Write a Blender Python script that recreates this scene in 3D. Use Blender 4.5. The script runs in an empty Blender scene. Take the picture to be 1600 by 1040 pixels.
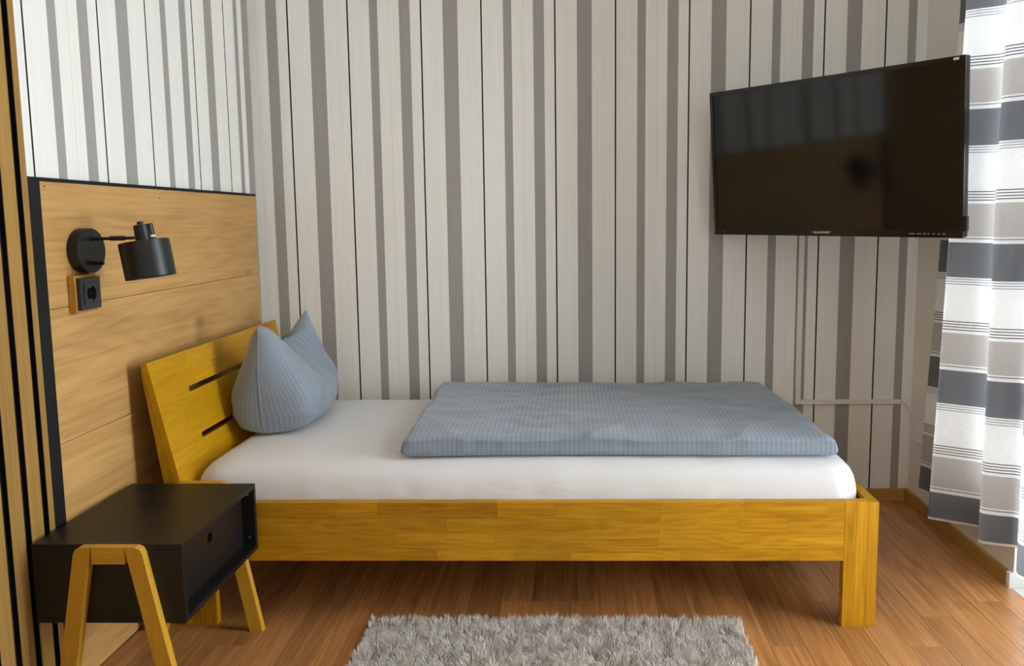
import bpy, bmesh, math, random
import numpy as np
from mathutils import Vector, Matrix, noise

random.seed(7)
rng = np.random.default_rng(7)
scene = bpy.context.scene
COL = scene.collection

# ------------------------------------------------------------------ camera
F_PX, PITCH, YAW, ROLL = 1188.13, 0.1077, 0.0158, -0.0071
CX, CY = 876.57, 470.41
cam_d = bpy.data.cameras.new('camera')
cam = bpy.data.objects.new('camera', cam_d)
COL.objects.link(cam)
cam_d.sensor_fit = 'HORIZONTAL'
cam_d.sensor_width = 36.0
cam_d.lens = F_PX / 1600 * 36.0
cam_d.shift_x = (800 - CX) / 1600
cam_d.shift_y = (CY - 520) / 1600
cam_d.clip_start = 0.05
fwd = Vector((-math.sin(YAW) * math.cos(PITCH), math.cos(YAW) * math.cos(PITCH), -math.sin(PITCH)))
rt = Vector((math.cos(YAW), math.sin(YAW), 0))
up = rt.cross(fwd)
r2 = math.cos(ROLL) * rt + math.sin(ROLL) * up
u2 = -math.sin(ROLL) * rt + math.cos(ROLL) * up
cam.matrix_world = Matrix(((r2.x, u2.x, -fwd.x, 1.285), (r2.y, u2.y, -fwd.y, -3.0981), (r2.z, u2.z, -fwd.z, 1.1795), (0, 0, 0, 1)))
scene.camera = cam

# ------------------------------------------------------------------ light and exposure
world = bpy.data.worlds.new('overcast_sky')
scene.world = world
world.use_nodes = True
wb = world.node_tree.nodes['Background']
wb.inputs['Color'].default_value = (0.88, 0.94, 1.0, 1)
wb.inputs['Strength'].default_value = 23.0
scene.view_settings.view_transform = 'Standard'
scene.view_settings.look = 'None'
scene.view_settings.exposure = 0.14
scene.view_settings.gamma = 1.0
scene.view_settings.use_curve_mapping = False
scene.cycles.diffuse_bounces = 8
scene.cycles.max_bounces = 14

XR = 2.6793           # right wall
YF = -5.2             # wall behind the camera
ZC = 2.5              # ceiling
DY0, DY1, DZ1 = -0.762, -1.80, 2.36     # balcony door opening in the right wall
WY0, WY1, WZ0, WZ1 = -3.70, -4.60, 0.85, 2.3   # unseen window added further along the same wall for fill light

SY0_, SY1_, SZ0_, SZ1_ = -0.54, -0.722, 0.24, 2.36     # unseen narrow sidelight beside the door, assumed there to backlight the curtain

def portal(name, y0, y1, z0, z1):
    ld = bpy.data.lights.new(name, 'AREA')
    ld.shape = 'RECTANGLE'
    ld.size = abs(y1 - y0); ld.size_y = z1 - z0
    ld.cycles.is_portal = True
    lo = bpy.data.objects.new(name, ld)
    COL.objects.link(lo)
    lo.location = (XR + 0.30, (y0 + y1) / 2, (z0 + z1) / 2)
    lo.rotation_euler = Matrix(((0, 0, 1), (1, 0, 0), (0, 1, 0))).to_euler()   # -Z of the light looks to -X
portal('daylight_door', DY0, DY1, 0, DZ1)
portal('assumed_sidelight_portal', SY0_, SY1_, SZ0_, SZ1_)  # portal of the assumed sidelight behind the curtain
portal('added_fill_window_portal', WY0, WY1, WZ0, WZ1)  # portal of the added fill window

# ------------------------------------------------------------------ helpers
WPOS = {}
def empty(name, loc, label=None, cat=None, group=None, rot=(0, 0, 0)):
    o = bpy.data.objects.new(name, None)
    COL.objects.link(o)
    o.location = loc; o.rotation_euler = rot
    o.empty_display_size = 0.05
    WPOS[o.name] = Vector(loc) if rot == (0, 0, 0) else Vector((0, 0, 0))
    tag(o, label, cat, group)
    return o
def tag(o, label=None, cat=None, group=None, kind=None):
    if label: o['label'] = label
    if cat: o['category'] = cat
    if group: o['group'] = group
    if kind: o['kind'] = kind
    return o
def link(name, me, mat, parent=None, center=True, smooth=None, tone=None):
    """me has its vertices in the frame of the world (or of a rotated root)."""
    co = np.empty(len(me.vertices) * 3, 'f'); me.vertices.foreach_get('co', co); co = co.reshape(-1, 3)
    c = (co.min(0) + co.max(0)) / 2 if center else np.zeros(3)
    if center:
        me.vertices.foreach_set('co', (co - c).astype('f').ravel()); me.update()
    o = bpy.data.objects.new(name, me)
    COL.objects.link(o)
    c = Vector([float(x) for x in c])
    WPOS[o.name] = c
    if parent is not None:
        o.parent = parent
        o.location = c - WPOS[parent.name]
    else:
        o.location = c
    if mat is not None:
        me.materials.clear(); me.materials.append(mat)
    if smooth is not None:
        me.polygons.foreach_set('use_smooth', [True] * len(me.polygons))
        if smooth < 180:
            bm = bmesh.new(); bm.from_mesh(me)
            for e in bm.edges:
                e.smooth = e.calc_face_angle(0) < math.radians(smooth)
            bm.to_mesh(me); bm.free()
    if tone is not None: o['tone'] = tone
    return o
def to_mesh(bm, name='m'):
    me = bpy.data.meshes.new(name)
    bmesh.ops.recalc_face_normals(bm, faces=bm.faces[:])
    bm.to_mesh(me); bm.free()
    return me
def add_box(bm, a, b, bevel=0.0, seg=1):
    r = bmesh.ops.create_cube(bm, size=1)
    vs = r['verts']
    for v in vs:
        for i in range(3):
            v.co[i] = (a[i] + b[i]) / 2 + v.co[i] * abs(b[i] - a[i])
    if bevel:
        es = list({e for v in vs for e in v.link_edges})
        bmesh.ops.bevel(bm, geom=es, offset=bevel, segments=seg, profile=0.5, affect='EDGES')
def box(name, a, b, mat, parent=None, bevel=0.0, seg=1, tone=None):
    bm = bmesh.new(); add_box(bm, a, b, bevel, seg)
    return link(name, to_mesh(bm, name), mat, parent, tone=tone)
def prism(name, pts, axis, lo, hi, mat, parent=None, bevel=0.0, seg=1, tone=None):
    """pts: outline in the two other axes (order x,y,z minus axis), extruded from lo to hi along axis."""
    bm = bmesh.new()
    def mk(p, h):
        c = list(p); c.insert(axis, h); return c
    a = [bm.verts.new(mk(p, lo)) for p in pts]; b = [bm.verts.new(mk(p, hi)) for p in pts]
    n = len(pts)
    bm.faces.new(a); bm.faces.new(b[::-1])
    for i in range(n): bm.faces.new([a[i], a[(i + 1) % n], b[(i + 1) % n], b[i]])
    if bevel: bmesh.ops.bevel(bm, geom=bm.edges[:], offset=bevel, segments=seg, profile=0.5, affect='EDGES')
    return link(name, to_mesh(bm, name), mat, parent, tone=tone)
def frame_of(d):
    d = Vector(d).normalized()
    h = Vector((0, 0, 1)) if abs(d.z) < 0.9 else Vector((1, 0, 0))
    x = d.cross(h).normalized(); y = d.cross(x).normalized()
    return x, y, d
def add_lathe(bm, base, direction, prof, n=40):
    """prof: list of (distance along direction, radius)."""
    x, y, d = frame_of(direction); base = Vector(base)
    rings = []
    for t, r in prof:
        rings.append([bm.verts.new(base + d * t + (x * math.cos(2 * math.pi * k / n) + y * math.sin(2 * math.pi * k / n)) * max(r, 1e-5)) for k in range(n)])
    for a, b in zip(rings, rings[1:]):
        for k in range(n): bm.faces.new([a[k], a[(k + 1) % n], b[(k + 1) % n], b[k]])
    bm.faces.new(rings[0]); bm.faces.new(rings[-1][::-1])
def lathe(name, base, direction, prof, mat, parent=None, n=40, smooth=35):
    bm = bmesh.new(); add_lathe(bm, base, direction, prof, n)
    return link(name, to_mesh(bm, name), mat, parent, smooth=smooth)
def tube(name, pts, r, mat, parent=None, n=8):
    bm = bmesh.new(); pts = [Vector(p) for p in pts]; rings = []
    for i, p in enumerate(pts):
        d = (pts[min(i + 1, len(pts) - 1)] - pts[max(i - 1, 0)])
        x, y, _ = frame_of(d)
        rings.append([bm.verts.new(p + (x * math.cos(2 * math.pi * k / n) + y * math.sin(2 * math.pi * k / n)) * r) for k in range(n)])
    for a, b in zip(rings, rings[1:]):
        for k in range(n): bm.faces.new([a[k], a[(k + 1) % n], b[(k + 1) % n], b[k]])
    bm.faces.new(rings[0]); bm.faces.new(rings[-1][::-1])
    return link(name, to_mesh(bm, name), mat, parent, smooth=60)
def catmull(P, n):
    P = [np.array(p, float) for p in P]; P = [2 * P[0] - P[1]] + P + [2 * P[-1] - P[-2]]
    out = []
    for i in range(1, len(P) - 2):
        for k in range(n):
            t = k / n
            out.append(0.5 * (2 * P[i] + (P[i + 1] - P[i - 1]) * t + (2 * P[i - 1] - 5 * P[i] + 4 * P[i + 1] - P[i + 2]) * t * t + (3 * P[i] - P[i - 1] - 3 * P[i + 1] + P[i + 2]) * t ** 3))
    out.append(P[-2]); return out

# ------------------------------------------------------------------ materials
class NT:
    def __init__(self, name):
        self.m = bpy.data.materials.new(name); self.m.use_nodes = True
        self.t = self.m.node_tree; self.b = self.t.nodes['Principled BSDF']
    def n(self, typ, **kw):
        nd = self.t.nodes.new(typ)
        for k, v in kw.items(): setattr(nd, k, v)
        return nd
    def l(self, a, b): self.t.links.new(a, b)
    def math(self, op, a, b=None, clamp=False):
        nd = self.n('ShaderNodeMath', operation=op, use_clamp=clamp)
        for i, v in enumerate((a, b)):
            if v is None: continue
            if isinstance(v, (int, float)): nd.inputs[i].default_value = v
            else: self.l(v, nd.inputs[i])
        return nd.outputs[0]
    def mix(self, fac, a, b, mode='MIX'):
        nd = self.n('ShaderNodeMix', data_type='RGBA', blend_type=mode)
        for k, v in (('Factor', fac), ('A', a), ('B', b)):
            s = [x for x in nd.inputs if x.name == k and x.enabled and (k == 'Factor' or x.type == 'RGBA')]
            s = s[0]
            if isinstance(v, (int, float)): s.default_value = v
            elif isinstance(v, tuple): s.default_value = (*v, 1)[:4]
            else: self.l(v, s)
        return [x for x in nd.outputs if x.type == 'RGBA' and x.enabled][0]
    def ramp(self, fac, stops, interp='LINEAR'):
        nd = self.n('ShaderNodeValToRGB'); r = nd.color_ramp; r.interpolation = interp
        while len(r.elements) < len(stops): r.elements.new(0.5)
        for e, (p, c) in zip(r.elements, stops):
            e.position = p; e.color = (*c, 1) if len(c) == 3 else c
        self.l(fac, nd.inputs[0]); return nd.outputs[0]
    def noise(self, vec, scale, detail=3, rough=0.5, dist=0.0):
        nd = self.n('ShaderNodeTexNoise')
        nd.inputs['Scale'].default_value = scale; nd.inputs['Detail'].default_value = detail
        nd.inputs['Roughness'].default_value = rough; nd.inputs['Distortion'].default_value = dist
        if vec is not None: self.l(vec, nd.inputs['Vector'])
        return nd.outputs['Fac']
    def mapping(self, vec, scale=(1, 1, 1), loc=(0, 0, 0)):
        nd = self.n('ShaderNodeMapping'); nd.inputs['Scale'].default_value = scale; nd.inputs['Location'].default_value = loc
        self.l(vec, nd.inputs['Vector']); return nd.outputs[0]
    def band(self, f, a, b):
        return self.math('MULTIPLY', self.math('GREATER_THAN', f, a), self.math('LESS_THAN', f, b))
    def bump(self, h, strength=0.2, dist=0.001):
        nd = self.n('ShaderNodeBump'); nd.inputs['Strength'].default_value = strength; nd.inputs['Distance'].default_value = dist
        self.l(h, nd.inputs['Height']); self.l(nd.outputs[0], self.b.inputs['Normal']); return nd.outputs[0]
    def set(self, **kw):
        for k, v in kw.items():
            k = k.replace('_', ' ')
            if isinstance(v, (int, float)): self.b.inputs[k].default_value = v
            elif isinstance(v, tuple): self.b.inputs[k].default_value = (*v, 1)[:4]
            else: self.l(v, self.b.inputs[k])

def plain(name, col, rough=0.5, spec=0.5, metallic=0.0, var=0.0, vscale=6.0, bump=0.0, bscale=200):
    t = NT(name); t.set(Roughness=rough, Metallic=metallic, Specular_IOR_Level=spec)
    tc = t.n('ShaderNodeTexCoord').outputs['Object']
    if var:
        f = t.noise(tc, vscale, 4)
        t.set(Base_Color=t.ramp(f, [(0.3, tuple(c * (1 - var) for c in col)), (0.7, tuple(min(1, c * (1 + var)) for c in col))]))
    else: t.set(Base_Color=col)
    if bump: t.bump(t.noise(tc, bscale, 2), bump)
    return t.m

def wood(name, dark, mid, light, axis, rough=0.4, long=1.6, cross=16.0, knots=0.0, contrast=1.0, spec=0.25, tone=1.0):
    t = NT(name)
    tc = t.n('ShaderNodeTexCoord').outputs['Object']
    oi = t.n('ShaderNodeObjectInfo').outputs['Random']
    comb = t.n('ShaderNodeCombineXYZ')
    for i, k in enumerate((37.0, 61.0, 23.0)): t.l(t.math('MULTIPLY', oi, k), comb.inputs[i])
    va = t.n('ShaderNodeVectorMath', operation='ADD'); t.l(tc, va.inputs[0]); t.l(comb.outputs[0], va.inputs[1])
    v = va.outputs[0]
    def sc(l, c): return tuple(l if i == axis else c for i in range(3))
    g1 = t.noise(t.mapping(v, sc(long, cross)), 1.0, 6, 0.62, 0.6)
    g2 = t.noise(t.mapping(v, sc(long * 3, cross * 9)), 1.0, 3, 0.6, 0.2)
    g3 = t.noise(t.mapping(v, sc(long * 0.6, cross * 0.35)), 1.0, 2, 0.5, 0.3)
    # growth rings: bands of a stretched distorted field
    rings = t.math('PINGPONG', t.math('MULTIPLY', g3, 14.0), 0.5)
    f = t.math('ADD', t.math('MULTIPLY', g1, 0.66), t.math('MULTIPLY', rings, 0.24))
    f = t.math('ADD', f, t.math('MULTIPLY', t.math('SUBTRACT', g2, 0.5), 0.60))
    f = t.math('ADD', t.math('MULTIPLY', t.math('SUBTRACT', f, 0.4), contrast), 0.4)
    colr = t.ramp(f, [(0.18, dark), (0.42, mid), (0.72, light)])
    at = t.n('ShaderNodeAttribute', attribute_type='OBJECT', attribute_name='tone')
    k = t.math('ADD', t.math('MULTIPLY', at.outputs['Fac'], tone), 1.0)
    hs = t.n('ShaderNodeHueSaturation'); t.l(colr, hs.inputs['Color']); t.l(k, hs.inputs['Value'])
    out = hs.outputs[0]
    if knots:
        kn = t.n('ShaderNodeTexVoronoi'); kn.inputs['Scale'].default_value = 1.0
        t.l(t.mapping(v, sc(3.2, 5.5)), kn.inputs['Vector'])
        kf = t.ramp(kn.outputs['Distance'], [(0.02, (1, 1, 1)), (0.16, (0, 0, 0))])
        pick = t.math('GREATER_THAN', t.n('ShaderNodeSeparateColor').outputs[0], 0.5)
        sp = t.n('ShaderNodeSeparateColor'); t.l(kn.outputs['Color'], sp.inputs[0])
        pick = t.math('GREATER_THAN', sp.outputs[0], 0.62)
        out = t.mix(t.math('MULTIPLY', t.math('MULTIPLY', kf, pick), knots), out, tuple(c * 0.55 for c in dark))
    t.set(Base_Color=out, Roughness=rough, Specular_IOR_Level=spec)
    t.bump(g2, 0.12, 0.0006)
    return t.m

def wallpaper(name, axis, seam, extra=None):
    t = NT(name)
    tc = t.n('ShaderNodeTexCoord').outputs['Object']
    sep = t.n('ShaderNodeSeparateXYZ'); t.l(tc, sep.inputs[0])
    c = sep.outputs[axis]
    P = 0.53
    fr = t.math('FRACT', t.math('DIVIDE', t.math('SUBTRACT', c, seam - 530 * P / 53 * 1.0), P))
    W, G, K = (0.86, 0.84, 0.805), (0.355, 0.335, 0.315), (0.018, 0.013, 0.010)
    def s(x): return x / 53.0
    def union(bands):
        m = None
        for p, q in bands:
            k = t.band(fr, s(p), s(q)); m = k if m is None else t.math('ADD', m, k)
        return m
    grey = union(((4.19, 8.51), (21.5, 27.35), (45.35, 48.65)))
    black = union(((12.50, 13.10), (36.42, 37.02)))
    base = t.mix(black, t.mix(grey, W, G), K)
    white = t.math('SUBTRACT', 1.0, t.math('ADD', grey, black), clamp=True)
    if extra:                                    # the strip pasted round into the corner
        a = t.math('GREATER_THAN', c, extra[0]); base = t.mix(a, base, G)
    # printed wood-grain embossing runs up the light strips
    sc = [1.0, 1.0, 1.0]; sc[axis] = 260.0; sc[2] = 3.0
    grain = t.noise(t.mapping(tc, tuple(sc)), 1.0, 3, 0.6, 0.4)
    sc2 = [1.0, 1.0, 1.0]; sc2[axis] = 60.0; sc2[2] = 0.8
    broad = t.noise(t.mapping(tc, tuple(sc2)), 1.0, 2)
    gr = t.ramp(grain, [(0.3, (0.94, 0.94, 0.937)), (0.62, (1.0, 1.0, 1.0))])
    base = t.mix(white, base, t.mix(1.0, base, gr, 'MULTIPLY'))
    base = t.mix(1.0, base, t.ramp(broad, [(0.3, (0.965, 0.962, 0.955)), (0.7, (1, 1, 1))]), 'MULTIPLY')
    # butt joints between the strips, slightly wavy
    wob = t.math('MULTIPLY', t.math('SUBTRACT', t.noise(t.mapping(tc, (0.2, 0.2, 9.0)), 1.0, 3), 0.5), 0.006)
    d = t.math('ABSOLUTE', t.math('SUBTRACT', t.math('ADD', fr, wob), 0.003))
    seamm = t.math('LESS_THAN', d, 0.0016)
    base = t.mix(t.math('MULTIPLY', seamm, 0.35), base, (0.42, 0.36, 0.27))
    t.set(Base_Color=base, Roughness=0.75, Specular_IOR_Level=0.2)
    h = t.math('ADD', t.math('MULTIPLY', t.math('MULTIPLY', grain, white), 1.0), t.math('MULTIPLY', seamm, 0.8))
    t.bump(h, 0.3, 0.0010)
    return t.m

M = {}
M['paint'] = plain('warm_white_paint', (0.80, 0.765, 0.70), 0.8, 0.2, var=0.02, bump=0.15, bscale=120)
M['white'] = plain('white_lacquer', (0.86, 0.86, 0.87), 0.35, 0.5, var=0.01)
M['ceil'] = plain('white_ceiling_paint', (0.88, 0.87, 0.85), 0.9, 0.1)
M['bwall'] = wallpaper('striped_wallpaper_back', 0, 0.0313)
M['lwall'] = wallpaper('striped_wallpaper_left', 1, -0.5838, (-0.0572,))
M['floor'] = wood('laminate_floor', (0.26, 0.108, 0.032), (0.49, 0.220, 0.075), (0.66, 0.345, 0.140), 1, rough=0.23, long=1.2, cross=26, spec=0.75, contrast=0.8, knots=0.5)
M['sub'] = plain('subfloor', (0.06, 0.035, 0.02), 0.8)
OAK = ((0.31, 0.130, 0.003), (0.49, 0.235, 0.008), (0.63, 0.335, 0.026))
M['oakx'] = wood('oiled_oak_x', *OAK, 0, rough=0.42, long=2.2, cross=26, contrast=0.95)
M['oaky'] = wood('oiled_oak_y', (0.33, 0.150, 0.002), (0.49, 0.245, 0.004), (0.60, 0.330, 0.014), 1, rough=0.40, long=2.2, cross=26, contrast=0.5)
M['oakz'] = wood('oiled_oak_z', *OAK, 2, rough=0.42, long=2.2, cross=26, contrast=0.9)
M['base'] = wood('baseboard_oak', (0.33, 0.17, 0.035), (0.45, 0.25, 0.065), (0.52, 0.31, 0.10), 0, rough=0.45, long=1.5, cross=40, contrast=0.6)
M['basey'] = wood('baseboard_oak_y', (0.33, 0.17, 0.035), (0.45, 0.25, 0.065), (0.52, 0.31, 0.10), 1, rough=0.45, long=1.5, cross=40, contrast=0.6)
M['panel'] = wood('panel_oak', (0.34, 0.178, 0.058), (0.53, 0.300, 0.105), (0.64, 0.400, 0.165), 1, rough=0.5, long=1.1, cross=13, knots=0.55, contrast=0.75, spec=0.3)
M['slat'] = wood('slat_oak', (0.22, 0.118, 0.026), (0.33, 0.185, 0.050), (0.41, 0.25, 0.082), 2, rough=0.5, long=1.2, cross=50, contrast=0.7)
M['bamboo'] = wood('bamboo_leg', (0.42, 0.205, 0.016), (0.55, 0.29, 0.028), (0.64, 0.37, 0.055), 2, rough=0.4, long=1.5, cross=45, contrast=0.55)
M['bamboox'] = wood('bamboo_bar', (0.42, 0.205, 0.016), (0.55, 0.29, 0.028), (0.64, 0.37, 0.055), 0, rough=0.4, long=1.5, cross=45, contrast=0.55)
M['blockz'] = wood('socket_block_oak', (0.30, 0.14, 0.02), (0.44, 0.22, 0.035), (0.54, 0.30, 0.06), 2, rough=0.4, long=3, cross=50)
M['felt'] = plain('black_felt', (0.012, 0.011, 0.014), 0.95, 0.1, bump=0.4, bscale=600)
M['blacktrim'] = plain('black_trim', (0.009, 0.009, 0.010), 0.5, 0.2)
M['blackmetal'] = plain('black_powder_coat', (0.011, 0.011, 0.012), 0.40, 0.4, bump=0.05, bscale=900)
M['blackplastic'] = plain('anthracite_plastic', (0.020, 0.021, 0.024), 0.4, 0.5)
M['hole'] = plain('dark_hollow', (0.004, 0.004, 0.004), 0.9, 0.1)
M['nightblack'] = plain('black_lacquer_board', (0.008, 0.0065, 0.006), 0.40, 0.4, var=0.05, bump=0.03, bscale=500)
M['steel'] = plain('screw_steel', (0.45, 0.45, 0.45), 0.35, 0.5, metallic=1.0)
M['duct'] = plain('cable_duct_plastic', (0.76, 0.735, 0.69), 0.5, 0.4)
M['cable'] = plain('white_cable', (0.74, 0.71, 0.66), 0.5, 0.4)
M['tvbody'] = plain('tv_gloss_black', (0.008, 0.008, 0.009), 0.22, 0.5)
M['screen'] = plain('tv_screen', (0.006, 0.0055, 0.005), 0.08, 0.5)
M['tvback'] = plain('tv_matte_black', (0.012, 0.012, 0.013), 0.5, 0.4)
M['logo'] = plain('logo_white', (0.75, 0.75, 0.76), 0.5)
M['logoblue'] = plain('logo_blue', (0.03, 0.22, 0.32), 0.5)
M['concrete'] = plain('balcony_concrete', (0.60, 0.59, 0.57), 0.85, 0.2, var=0.1)
def emit(name, col, s):
    t = NT(name); t.set(Base_Color=col, Emission_Color=col, Emission_Strength=s); return t.m
M['led'] = emit('standby_led', (0.8, 0.02, 0.02), 0.8)

def glass_mat():
    m = bpy.data.materials.new('window_glass'); m.use_nodes = True; t = m.node_tree; t.nodes.clear()
    o = t.nodes.new('ShaderNodeOutputMaterial'); mx = t.nodes.new('ShaderNodeMixShader'); tr = t.nodes.new('ShaderNodeBsdfTransparent'); gl = t.nodes.new('ShaderNodeBsdfGlossy')
    tr.inputs[0].default_value = (0.95, 0.97, 0.96, 1); gl.inputs['Roughness'].default_value = 0.0
    fr = t.nodes.new('ShaderNodeFresnel'); fr.inputs[0].default_value = 1.45
    t.links.new(fr.outputs[0], mx.inputs[0]); t.links.new(tr.outputs[0], mx.inputs[1]); t.links.new(gl.outputs[0], mx.inputs[2]); t.links.new(mx.outputs[0], o.inputs[0])
    return m
M['glass'] = glass_mat()

def cotton():
    t = NT('white_cotton_sheet')
    tc = t.n('ShaderNodeTexCoord').outputs['Object']
    t.set(Base_Color=(0.70, 0.685, 0.69), Roughness=0.85, Specular_IOR_Level=0.15)
    t.b.inputs['Sheen Weight'].default_value = 0.15
    w = t.noise(t.mapping(tc, (2.2, 5.0, 9.0)), 1.0, 4, 0.5, 1.2)
    f = t.noise(tc, 900, 1)
    t.bump(t.math('ADD', t.math('MULTIPLY', w, 1.0), t.math('MULTIPLY', f, 0.02)), 0.5, 0.012)
    return t.m
M['cotton'] = cotton()
def satin():
    t = NT('grey_blue_damask')
    uv = t.n('ShaderNodeUVMap').outputs[0]
    tc = t.n('ShaderNodeTexCoord').outputs['Object']
    sep = t.n('ShaderNodeSeparateXYZ'); t.l(uv, sep.inputs[0])
    s = t.math('SINE', t.math('MULTIPLY', sep.outputs[0], 2 * math.pi / 0.0145))
    s = t.math('ADD', t.math('MULTIPLY', s, 1.6), 0.5, clamp=True)
    n = t.noise(tc, 5, 3)
    k = t.math('ADD', t.math('MULTIPLY', s, 0.6), t.math('MULTIPLY', n, 0.4), clamp=True)
    t.set(Base_Color=t.mix(k, (0.195, 0.235, 0.290), (0.265, 0.310, 0.372)), Specular_IOR_Level=0.3)
    t.set(Roughness=t.math('SUBTRACT', 0.62, t.math('MULTIPLY', s, 0.14)))
    t.b.inputs['Sheen Weight'].default_value = 0.25
    w = t.noise(t.mapping(tc, (7.0, 5.0, 9.0)), 1.0, 4, 0.55, 1.0)
    f = t.noise(tc, 700, 1)
    t.bump(t.math('ADD', w, t.math('MULTIPLY', f, 0.03)), 0.35, 0.010)
    return t.m
M['satin'] = satin()
M['satinseam'] = plain('pillow_piping', (0.21, 0.245, 0.30), 0.6, 0.3)
def curtain_mat():
    t = NT('banded_curtain_fabric')
    tc = t.n('ShaderNodeTexCoord').outputs['Object']
    uv = t.n('ShaderNodeUVMap').outputs[0]
    sep = t.n('ShaderNodeSeparateXYZ'); t.l(uv, sep.inputs[0])
    z = sep.outputs[1]; P = 0.424
    fr = t.math('FRACT', t.math('DIVIDE', t.math('SUBTRACT', 1.519 + P * 4, z), P))
    W, D, B, L, Gr = (0.95, 0.95, 0.95), (0.20, 0.205, 0.225), (0.55, 0.515, 0.50), (0.09, 0.085, 0.10), (0.40, 0.40, 0.42)
    s = lambda x: x / P
    def union(bands):
        m = None
        for p, q in bands:
            k = t.band(fr, s(p), s(q)); m = k if m is None else t.math('ADD', m, k)
        return m
    col = t.mix(union(((-.01, .114),)), W, D)
    col = t.mix(union(((.119, .1218), (.127, .1298), (.135, .1378))), col, Gr)
    col = t.mix(union(((.299, .404),)), col, B)
    dots = t.math('GREATER_THAN', t.math('SINE', t.math('MULTIPLY', sep.outputs[0], 2 * math.pi / 0.006)), -0.35)
    col = t.mix(union(((.259, .262), (.268, .271), (.277, .280), (.286, .289))), col, L)
    col = t.mix(t.math('MULTIPLY', union(((.4085, .4130),)), dots), col, L)
    weave = t.noise(t.mapping(uv, (500, 900, 1)), 1.0, 2, 0.6)
    wv2 = t.noise(t.mapping(uv, (60, 420, 1)), 1.0, 3, 0.7)
    col = t.mix(1.0, col, t.ramp(weave, [(0.3, (0.82, 0.82, 0.82)), (0.65, (1.08, 1.08, 1.08))]), 'MULTIPLY')
    col = t.mix(1.0, col, t.ramp(wv2, [(0.3, (0.90, 0.90, 0.90)), (0.7, (1.05, 1.05, 1.05))]), 'MULTIPLY')
    hem = t.math('LESS_THAN', z, 0.158)
    col = t.mix(hem, col, (0.72, 0.68, 0.66))
    nt = t.t
    df = nt.nodes.new('ShaderNodeBsdfDiffuse'); tl = nt.nodes.new('ShaderNodeBsdfTranslucent'); mx = nt.nodes.new('ShaderNodeMixShader')
    t.l(col, df.inputs[0]); t.l(col, tl.inputs[0]); mx.inputs[0].default_value = 0.28
    bp = nt.nodes.new('ShaderNodeBump'); bp.inputs['Strength'].default_value = 0.25; bp.inputs['Distance'].default_value = 0.001
    t.l(weave, bp.inputs['Height']); t.l(bp.outputs[0], df.inputs['Normal'])
    t.l(df.outputs[0], mx.inputs[1]); t.l(tl.outputs[0], mx.inputs[2])
    t.l(mx.outputs[0], nt.nodes['Material Output'].inputs[0])
    return t.m
M['curtain'] = curtain_mat()
def pile_mat():
    t = NT('shag_pile')
    tc = t.n('ShaderNodeTexCoord').outputs['Object']
    a = t.noise(tc, 9, 3); b = t.noise(tc, 240, 1)
    f = t.math('ADD', t.math('MULTIPLY', a, 0.5), t.math('MULTIPLY', b, 0.5))
    t.set(Base_Color=t.ramp(f, [(0.30, (0.50, 0.45, 0.41)), (0.5, (0.72, 0.67, 0.625)), (0.7, (0.86, 0.83, 0.80))]), Roughness=0.9, Specular_IOR_Level=0.1)
    return t.m
M['pile'] = pile_mat()
M['rugbase'] = plain('rug_backing', (0.30, 0.26, 0.23), 0.95, 0.05)

# ------------------------------------------------------------------ room shell
def struct(o): o['kind'] = 'structure'; return o
struct(box('wall_back', (-0.15, 0, -0.1), (XR + 0.3, 0.15, ZC), None)).data.materials.append(M['bwall'])
struct(box('wall_left', (-0.15, YF, -0.1), (0, 0, ZC), None)).data.materials.append(M['lwall'])
for nm in ('wall_back', 'wall_left'):        # wallpaper coordinates are counted from the room corner
    o = bpy.data.objects[nm]
    o.data.transform(Matrix.Translation(o.location)); o.location = (0, 0, 0)
struct(box('wall_front', (-0.15, YF - 0.15, -0.1), (XR + 0.3, YF, ZC), M['paint']))
struct(box('ceiling', (-0.15, YF - 0.15, ZC), (XR + 0.3, 0.15, ZC + 0.12), M['ceil']))
bm = bmesh.new()
T = 0.30
for a, b in (((XR, SY0_, -0.1), (XR + T, 0, ZC)), ((XR, SY1_, -0.1), (XR + T, SY0_, SZ0_)), ((XR, SY1_, SZ1_), (XR + T, SY0_, ZC)), ((XR, DY0, -0.1), (XR + T, SY1_, ZC)), ((XR, DY1, DZ1), (XR + T, DY0, ZC)), ((XR, WY0, -0.1), (XR + T, DY1, ZC)),
             ((XR, WY1, -0.1), (XR + T, WY0, WZ0)), ((XR, WY1, WZ1), (XR + T, WY0, ZC)), ((XR, YF, -0.1), (XR + T, WY1, ZC)),
             ((XR, DY1, -0.1), (XR + T, DY0, -0.012))):
    add_box(bm, a, b)
struct(link('wall_right', to_mesh(bm), M['paint'], center=False))
fl = struct(box('floor', (-0.15, YF - 0.1, -0.09), (XR + 0.02, 0.0, -0.009), M['sub']))
PW = 0.0963
plank_meshes = {}
def plank_mesh(L, w):
    k = (round(L, 2), round(w, 3))
    if k not in plank_meshes:
        bm = bmesh.new(); add_box(bm, (-w / 2, -k[0] / 2, -0.008), (w / 2, k[0] / 2, 0))
        top = [e for e in bm.edges if all(v.co.z > -0.001 for v in e.verts)]
        bmesh.ops.bevel(bm, geom=top, offset=0.0006, segments=1, affect='EDGES')
        me = to_mesh(bm, 'plank'); me.materials.append(M['floor']); plank_meshes[k] = me
    return plank_meshes[k]
x = 2.4046 - PW * 25
ci = 0
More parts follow.
